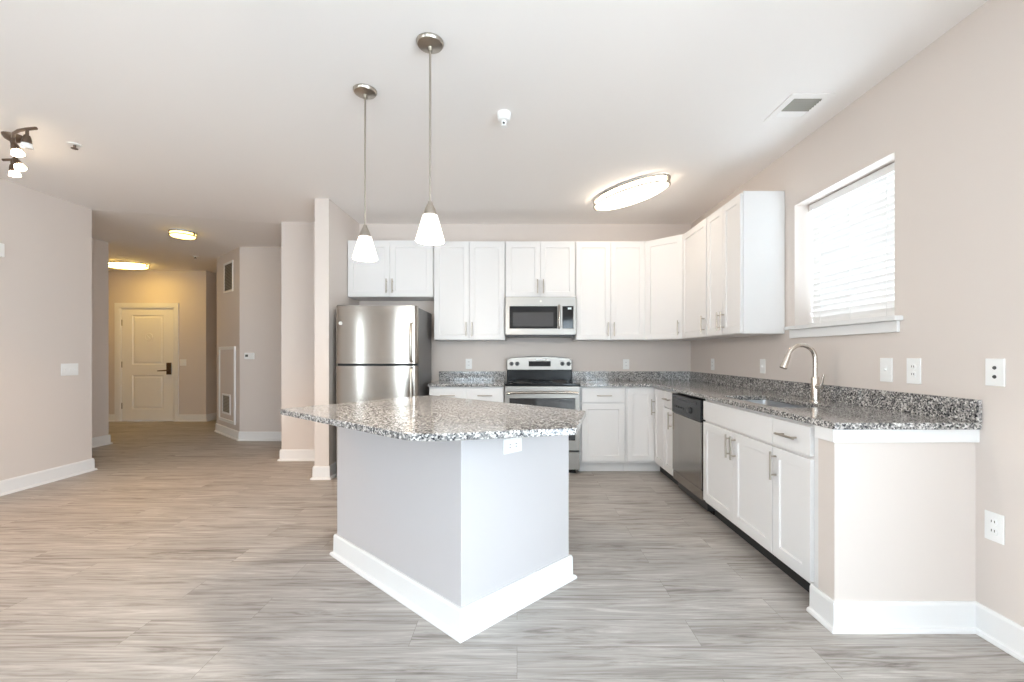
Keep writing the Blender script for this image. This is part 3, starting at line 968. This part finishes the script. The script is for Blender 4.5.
# ------------------------------------------------------------------ dishwasher
dw = thing('dishwasher', 'stainless dishwasher with black control strip in the sink run', 'dishwasher', (XBF, YDW0 - 0.003, 0), R(-90))
ww = YDW0 - YDW1 - 0.006
MB().box(0.004, ww - 0.004, 0.02, BD - 0.01, 0.03, CB - 0.004).build('dishwasher_body', M['darkplastic'], dw)
MB().box(0.001, ww - 0.001, -0.030, 0.0195, 0.192, 0.700).build('door', M['steel'], dw, bevel=0.004)
cpn = MB().box(0.0, ww, -0.034, 0.0195, 0.704, 0.868).build('control_panel', M['black'], dw, bevel=0.005)
MB().box(0.05, ww - 0.08, -0.037, -0.0343, 0.826, 0.842).build('pull_lip', M['darkplastic'], cpn)
MB().lathe([(0, 0), (0.027, 0), (0.024, -0.015), (0, -0.017)], (ww - 0.21, -0.0343, 0.765), 20, axis='y').build('dial', M['darkplastic'], cpn, smooth=True)
for k in range(4):
    MB().box(0.07 + 0.055 * k, 0.105 + 0.055 * k, -0.0375, -0.0343, 0.757, 0.772).build('button', M['darkplastic'], cpn, bevel=0.001)
MB().box(0.001, ww - 0.001, -0.024, 0.0195, 0.112, 0.187).build('lower_panel', M['steel'], dw, bevel=0.003)
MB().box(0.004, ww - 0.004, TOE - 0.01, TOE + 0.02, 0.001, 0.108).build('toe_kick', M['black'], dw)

# ------------------------------------------------------------------ pendants
def pendant(x, y, label):
    p = thing('pendant_lamp', label, 'pendant lamp', (x, y, ZC), 0, 'pendant lamps over the island')
    MB().lathe([(0.0, -0.0004), (0.066, -0.0004), (0.066, -0.006), (0.060, -0.016), (0.030, -0.022), (0.012, -0.026), (0.012, -0.045), (0.0, -0.045)], seg=32).build('ceiling_plate', M['nickel'], p, smooth=True)
    z1 = 1.958 - ZC
    MB().tube([(0, 0, -0.03), (0, 0, z1 - 0.004)], 0.0055, 10).build('rod', M['nickel'], p, smooth=True)
    MB().lathe([(0.0, z1), (0.010, z1), (0.013, z1 - 0.012), (0.026, z1 - 0.038), (0.034, z1 - 0.066), (0.034, z1 - 0.078), (0.0, z1 - 0.078)], seg=24).build('socket_cap', M['nickel'], p, smooth=True)
    zt, zb = 1.890 - ZC, 1.764 - ZC
    MB().lathe([(0.030, zt), (0.036, zt), (0.070, zb + 0.006), (0.069, zb), (0.064, zb), (0.032, zt - 0.006)], seg=32).build('lamp_shade', M['shade'], p, smooth=True)
    MB().lathe([(0.0, zt - 0.0065), (0.014, zt - 0.01), (0.024, zt - 0.05), (0.022, zt - 0.075), (0.0, zt - 0.088)], seg=16).build('bulb', M['bulb'], p, smooth=True)
    return p


pendant(-0.423, 2.106, 'white cone pendant lamp in front of the tall cabinet, over the middle of the island')
pendant(-0.875, 2.493, 'nickel pendant lamp with white cone shade, hanging in front of the refrigerator cabinet')
for o_ in (('pendant_glow', -0.423, 2.106), ('pendant_glow', -0.875, 2.493)):
    point(o_[0], (o_[1], o_[2], 1.74), 20.0, (1.0, 0.88, 0.74), 0.05)


# ------------------------------------------------------------------ ceiling lights
def flush(label, x, y, zc, a, b, rot, m, drop=0.075):
    p = thing('ceiling_light', label, 'ceiling light', (x, y, zc), rot, 'flush ceiling lights')
    k = b / a
    MB().lathe([(0.0, -0.0005), (a * 0.96, -0.0005), (a * 0.96, -0.014), (0.0, -0.014)], seg=48, sy=k).build('base_pan', M['plate'], p)
    MB().lathe([(0.0, -0.0145), (a * 0.95, -0.0145), (a * 0.965, -drop * 0.66), (a * 0.90, -drop * 0.86), (a * 0.6, -drop), (0.0, -drop * 1.04)], seg=48, sy=k).build('diffuser', m, p, smooth=True)
    for z in (-0.018, -drop * 0.70):
        MB().tube([(a * 1.0 * math.cos(2 * math.pi * i / 48), (a + 0.0) * k * math.sin(2 * math.pi * i / 48), z) for i in range(48)], 0.008, 8, close=True).build('rim_ring', M['nickel'], p, smooth=True)
    for s in (-1, 1):
        MB().box(s * a * 1.0 - 0.008, s * a * 1.0 + 0.008, -0.012, 0.012, -drop * 0.78, -0.012).build('clip', M['nickel'], p)
    return p


flush('long oval lit ceiling light over the kitchen floor', 1.030, 3.98, ZC, 0.425, 0.165, R(-56), M['kdiff'], 0.10)
flush('small round warm ceiling light where the hall begins', -4.13, 5.35, ZH, 0.135, 0.135, 0, M['hdiff'], 0.075)
flush('warm oval ceiling light in front of the entry door', -6.50, 7.22, ZH, 0.32, 0.20, 0, M['ediff'], 0.075)

# track light by the left wall
tk = thing('track_light', 'bronze wavy-bar track light with four glowing heads by the left wall', 'track light', (-3.495, 3.005, ZC), 0)
MB().lathe([(0.0, -0.0004), (0.058, -0.0004), (0.056, -0.012), (0.045, -0.03), (0.018, -0.045), (0.012, -0.085), (0.0, -0.085)], seg=28).build('ceiling_plate', M['bronze'], tk, smooth=True)
path = [(-3.05, 2.745), (-3.12, 2.756), (-3.19, 2.772), (-3.26, 2.805), (-3.33, 2.86), (-3.40, 2.925), (-3.47, 2.985), (-3.53, 3.035), (-3.59, 3.09), (-3.635, 3.14), (-3.67, 3.172), (-3.72, 3.188), (-3.79, 3.192)]
TL = Vector(tk.location)
pts = [Vector((x - TL.x, y - TL.y, -0.085)) for x, y in path]
MB().tube(pts, 0.010, 8).build('bar', M['bronze'], tk, smooth=True)
for i, aim, lit in ((1, (-0.15, 0.10, -1.0), False), (4, (0.30, 0.10, -1.0), True), (8, (0.45, 0.1, -0.9), True), (11, (0.15, 0.10, -1.0), True)):
    p0 = pts[i]
    d = Vector(aim).normalized()
    hd = MB().tube([p0, p0 + Vector((0, 0, -0.022)), p0 + Vector((0, 0, -0.030)) + d * 0.015], 0.009, 10).build('lamp_head', M['bronze'], tk, smooth=True)
    c = p0 + Vector((0, 0, -0.030)) + d * 0.008
    MB().tube([c, c + d * 0.018, c + d * 0.048], [0.014, 0.020, 0.026], 16).build('head_cap', M['bronze'], hd, smooth=True)
    MB().tube([c + d * 0.049, c + d * 0.062, c + d * 0.078, c + d * 0.080], [0.024, 0.028, 0.032, 0.027], 18).build('glass_shade', M['bulb'] if lit else M['clear'], hd, smooth=True)
    if lit:
        wl = TL + c + d * 0.13
        rot = d.to_track_quat('-Z', 'Y').to_euler()
        point('track_spot', wl, 32.0, (1.0, 0.56, 0.22), 0.04, 95, rot)

# sprinklers
def sprinkler(x, y, z, label, deep):
    s = thing('fire_sprinkler', label, 'sprinkler', (x, y, z), 0, 'ceiling sprinklers')
    if deep:
        MB().lathe([(0.0, -0.0004), (0.046, -0.0004), (0.045, -0.018), (0.038, -0.044), (0.026, -0.050), (0.0, -0.050)], seg=24).build('cup', M['plate'], s, smooth=True)
        MB().tube([(0, 0, -0.048), (0, 0, -0.080)], [0.016, 0.013], 12).build('nozzle', M['plate'], s, smooth=True)
        MB().lathe([(0.0, -0.080), (0.021, -0.080), (0.021, -0.084), (0.0, -0.084)], seg=16).build('deflector', M['plate'], s)
        MB().tube([(0, -0.0125, -0.066), (0, -0.018, -0.067)], 0.007, 10).build('bulb', M['slot'], s)
    else:
        MB().lathe([(0.0, -0.0004), (0.04, -0.0004), (0.038, -0.006), (0.0, -0.008)], seg=20).build('escutcheon', M['plate'], s, smooth=True)
        MB().tube([(0, 0, -0.006), (0, 0, -0.03)], [0.009, 0.007], 10).build('nozzle', M['bronze'], s)
        MB().lathe([(0.0, -0.03), (0.02, -0.03), (0.02, -0.033), (0.0, -0.033)], seg=14).build('deflector', M['bronze'], s)
    return s


sprinkler(-0.083, 2.73, ZC, 'white cup-shaped sprinkler on the ceiling past the pendant lamps', True)
sprinkler(-3.20, 3.13, ZC, 'small flat ceiling sprinkler next to the track light', False)
sprinkler(-4.98, 6.70, ZH, 'tiny sprinkler on the hall ceiling near the closet', False)

# ceiling air register
vn = thing('ceiling_vent', 'square white air register on the ceiling near the window wall', 'vent', (1.725, 2.665, ZC), 0)
MB().cells([-0.125, -0.085, 0.085, 0.125], [-0.15, -0.105, 0.085, 0.15], lambda i, j: (i, j) != (1, 1), -0.008, -0.0005, lambda u, v, w: (u, v, w)).build('frame', M['ceil'], vn, bevel=0.002)
MB().box(-0.086, 0.086, -0.106, 0.086, -0.0016, -0.0005).build('duct', M['duct'], vn)
for k in range(9):
    y = -0.10 + 0.0215 * k
    mb = MB()
    mb.rings([[(x, y + 0.0, -0.0018), (x, y + 0.014, -0.0105), (x, y + 0.0155, -0.0100), (x, y + 0.002, -0.0018)] for x in (-0.0845, 0.0845)])
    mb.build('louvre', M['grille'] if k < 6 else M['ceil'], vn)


# ------------------------------------------------------------------ plates, switches, outlets
def plate_thing(name, label, cat, loc, rz, w=0.073, h=0.118, kind='outlet', group=None, gangs=1):
    """Wall plate in the x-z plane facing -y (local)."""
    t = thing(name, label, cat, loc, rz, group)
    pl = MB().box(-w / 2, w / 2, -0.006, -0.0004, -h / 2, h / 2).build('cover_plate', M['plate'], t, bevel=0.002)
    if kind == 'outlet':
        for s in (-1, 1):
            sc = MB().lathe([(0, -0.0062), (0.0165, -0.0062), (0.0155, -0.009), (0, -0.009)], (0, 0, s * 0.0195), 18, axis='y').build('socket', M['plate'], t, smooth=True)
            for dx in (-0.006, 0.006):
                MB().box(dx - 0.0014, dx + 0.0014, -0.0096, -0.0091, s * 0.0195 - 0.001, s * 0.0195 + 0.009).build('slot', M['slot'], sc)
    elif kind == 'wide':
        for s in (-1, 1):
            sc = MB().lathe([(0, -0.0062), (0.0165, -0.0062), (0.0155, -0.009), (0, -0.009)], (s * 0.0195, 0, 0), 18, axis='y').build('socket', M['plate'], t, smooth=True)
            for dz in (-0.006, 0.006):
                MB().box(s * 0.0195 - 0.006, s * 0.0195 + 0.004, -0.0096, -0.0091, dz - 0.0014, dz + 0.0014).build('slot', M['slot'], sc)
    elif kind == 'jack':
        for s in (-1, 1):
            MB().lathe([(0, -0.0062), (0.008, -0.0062), (0.006, -0.0095), (0, -0.0095)], (0, 0, s * 0.019), 12, axis='y').build('jack_port', M['slot'], t)
    elif kind == 'toggle':
        for g in range(gangs):
            x = (g - (gangs - 1) / 2) * 0.046
            MB().box(x - 0.0095, x + 0.0095, -0.0075, -0.0062, -0.024, 0.024).build('switch_bezel', M['plate'], t)
            MB().rings([[(x + a, y, z) for a in (-0.0045, 0.0045) for y, z in ()] or [(x - 0.0045, -0.0077, -0.006), (x + 0.0045, -0.0077, -0.006), (x + 0.0045, -0.0077, 0.008), (x - 0.0045, -0.0077, 0.008)],
                        [(x - 0.0035, -0.017, 0.004), (x + 0.0035, -0.017, 0.004), (x + 0.0035, -0.017, 0.011), (x - 0.0035, -0.017, 0.011)]]).build('toggle', M['plate'], t)
    return t


RW = R(-90)          # faces -x (on the right-hand wall)
LW = R(90)           # faces +x (on the left-hand wall)
g = 'wall outlets'
plate_thing('wall_outlet', 'white outlet above the granite splashback between refrigerator and range', 'outlet', (-0.561, YB, 1.105), 0, group=g)
plate_thing('wall_outlet', 'white outlet on the back wall between range and kitchen corner', 'outlet', (1.268, YB, 1.100), 0, group=g)
plate_thing('wall_outlet', 'white outlet on the window-side wall under the single-door wall cabinet', 'outlet', (XR, 4.47, 1.112), RW, group=g)
plate_thing('light_switch', 'white switch on the window-side wall under the two-door wall cabinet', 'switch', (XR, 3.56, 1.118), RW, kind='toggle', group='wall switches')
plate_thing('light_switch', 'white toggle switch under the window end, beside the sink outlet', 'switch', (XR, 2.368, 1.130), RW, 0.078, 0.130, kind='toggle', group='wall switches')
plate_thing('wall_outlet', 'white outlet just past the window, between the toggle switch and the jack plate', 'outlet', (XR, 2.204, 1.130), RW, 0.078, 0.130, group=g)
plate_thing('jack_plate', 'white plate with two dark ports on the wall past the granite end', 'wall plate', (XR, 1.829, 1.139), RW, 0.074, 0.116, kind='jack')
plate_thing('wall_outlet', 'low white outlet on the wall below the jack plate', 'outlet', (XR, 1.832, 0.484), RW, 0.074, 0.122, group=g)
iu = (IR - IC).normalized()
ip = IC + iu * 0.296
plate_thing('wall_outlet', 'white sideways outlet on the island panel under the granite edge', 'outlet', (ip.x + iu.y * 0.0002, ip.y - iu.x * 0.0002, 0.782), math.atan2(iu.y, iu.x), 0.118, 0.070, 'wide', group=g)
plate_thing('light_switch', 'white three-gang switch plate on the left wall before the hall', 'switch', (XL, 4.303, 1.065), LW, 0.165, 0.120, 'toggle', 'wall switches', 3)
plate_thing('light_switch', 'small two-gang switch plate beside the entry door', 'switch', (-6.055, YF, 1.068), 0, 0.115, 0.118, 'toggle', 'wall switches', 2)
ch = thing('door_chime', 'white chime box high on the left wall below the track light', 'chime', (XL, 3.66, 2.11), LW)
MB().box(-0.09, 0.072, -0.035, -0.0005, -0.058, 0.058).build('chime_cover', M['plate'], ch, bevel=0.006)
th = thing('thermostat', 'white thermostat on the closet wall in the hall', 'thermostat', (-3.765, 6.10, 1.192), 0)
MB().box(-0.068, 0.068, -0.024, -0.0005, -0.045, 0.045).build('thermostat_case', M['plate'], th, bevel=0.006)
MB().box(-0.050, -0.012, -0.0255, -0.0242, -0.012, 0.020).build('display', M['slot'], th)

# grilles and access panel on the slanted closet wall
cv = (CL2 - CL1)
ang = math.atan2(-cv.y, -cv.x)          # local +x runs from the far end to the near end, front faces the room


def on_closet(s, z):
    p = CL1 + cv * s
    return (p.x, p.y, z)


def grille(name, label, s0, s1, z0, z1, n, vertical, host=None):
    L = cv.length * (s1 - s0)
    t = host or thing(name, label, 'vent', on_closet((s0 + s1) / 2, (z0 + z1) / 2), ang)
    return t, L, z1 - z0


t, L, H = grille('return_grille', 'tall louvred air grille near the ceiling on the slanted closet wall', 0.25, 0.64, 2.135, 2.585, 0, False)
MB().cells([-L / 2, -L / 2 + 0.03, L / 2 - 0.03, L / 2], [-H / 2, -H / 2 + 0.03, H / 2 - 0.03, H / 2], lambda i, j: (i, j) != (1, 1), -0.012, -0.0005, lambda u, v, w: (u, w, v)).build('frame', M['trim'], t, bevel=0.002)
MB().box(-L / 2 + 0.029, L / 2 - 0.029, -0.003, -0.0005, -H / 2 + 0.029, H / 2 - 0.029).build('duct', M['duct'], t)
for k in range(18):
    z = -H / 2 + 0.036 + (H - 0.08) * k / 17
    MB().rings([[(x, -0.0035, z + 0.010), (x, -0.011, z), (x, -0.0105, z + 0.002), (x, -0.0035, z + 0.012)] for x in (-L / 2 + 0.0305, L / 2 - 0.0305)]).build('louvre', M['grille'], t)
s0, s1, z0, z1 = 0.144, 0.832, 0.205, 1.330
L, H = cv.length * (s1 - s0), z1 - z0
t = thing('access_panel', 'greige closet access panel with white edging and a low grille', 'access panel', on_closet((s0 + s1) / 2, (z0 + z1) / 2), ang)
MB().cells([-L / 2, -L / 2 + 0.045, L / 2 - 0.045, L / 2], [-H / 2, -H / 2 + 0.045, H / 2 - 0.045, H / 2], lambda i, j: (i, j) != (1, 1), -0.022, -0.0005, lambda u, v, w: (u, w, v)).build('frame', M['trim'], t, bevel=0.003)
MB().box(-L / 2 + 0.046, L / 2 - 0.046, -0.012, -0.0005, -H / 2 + 0.046, H / 2 - 0.046).build('panel', M['wall'], t)
gx0, gx1 = (0.5 * (s0 + s1) - 0.67) * cv.length, (0.5 * (s0 + s1) - 0.326) * cv.length
gz0, gz1 = 0.325 - (z0 + z1) / 2, 0.625 - (z0 + z1) / 2
gf = MB().cells([gx0, gx0 + 0.025, gx1 - 0.025, gx1], [gz0, gz0 + 0.025, gz1 - 0.025, gz1], lambda i, j: (i, j) != (1, 1), -0.022, -0.0125, lambda u, v, w: (u, w, v)).build('grille', M['trim'], t)
MB().box(gx0 + 0.024, gx1 - 0.024, -0.0145, -0.0125, gz0 + 0.024, gz1 - 0.024).build('duct', M['duct'], gf)
for k in range(12):
    z = gz0 + 0.028 + (gz1 - gz0 - 0.068) * k / 11
    MB().rings([[(x, -0.0150, z + 0.010), (x, -0.0215, z), (x, -0.0210, z + 0.002), (x, -0.0150, z + 0.012)] for x in (gx0 + 0.0255, gx1 - 0.0255)]).build('louvre', M['grille'], gf)
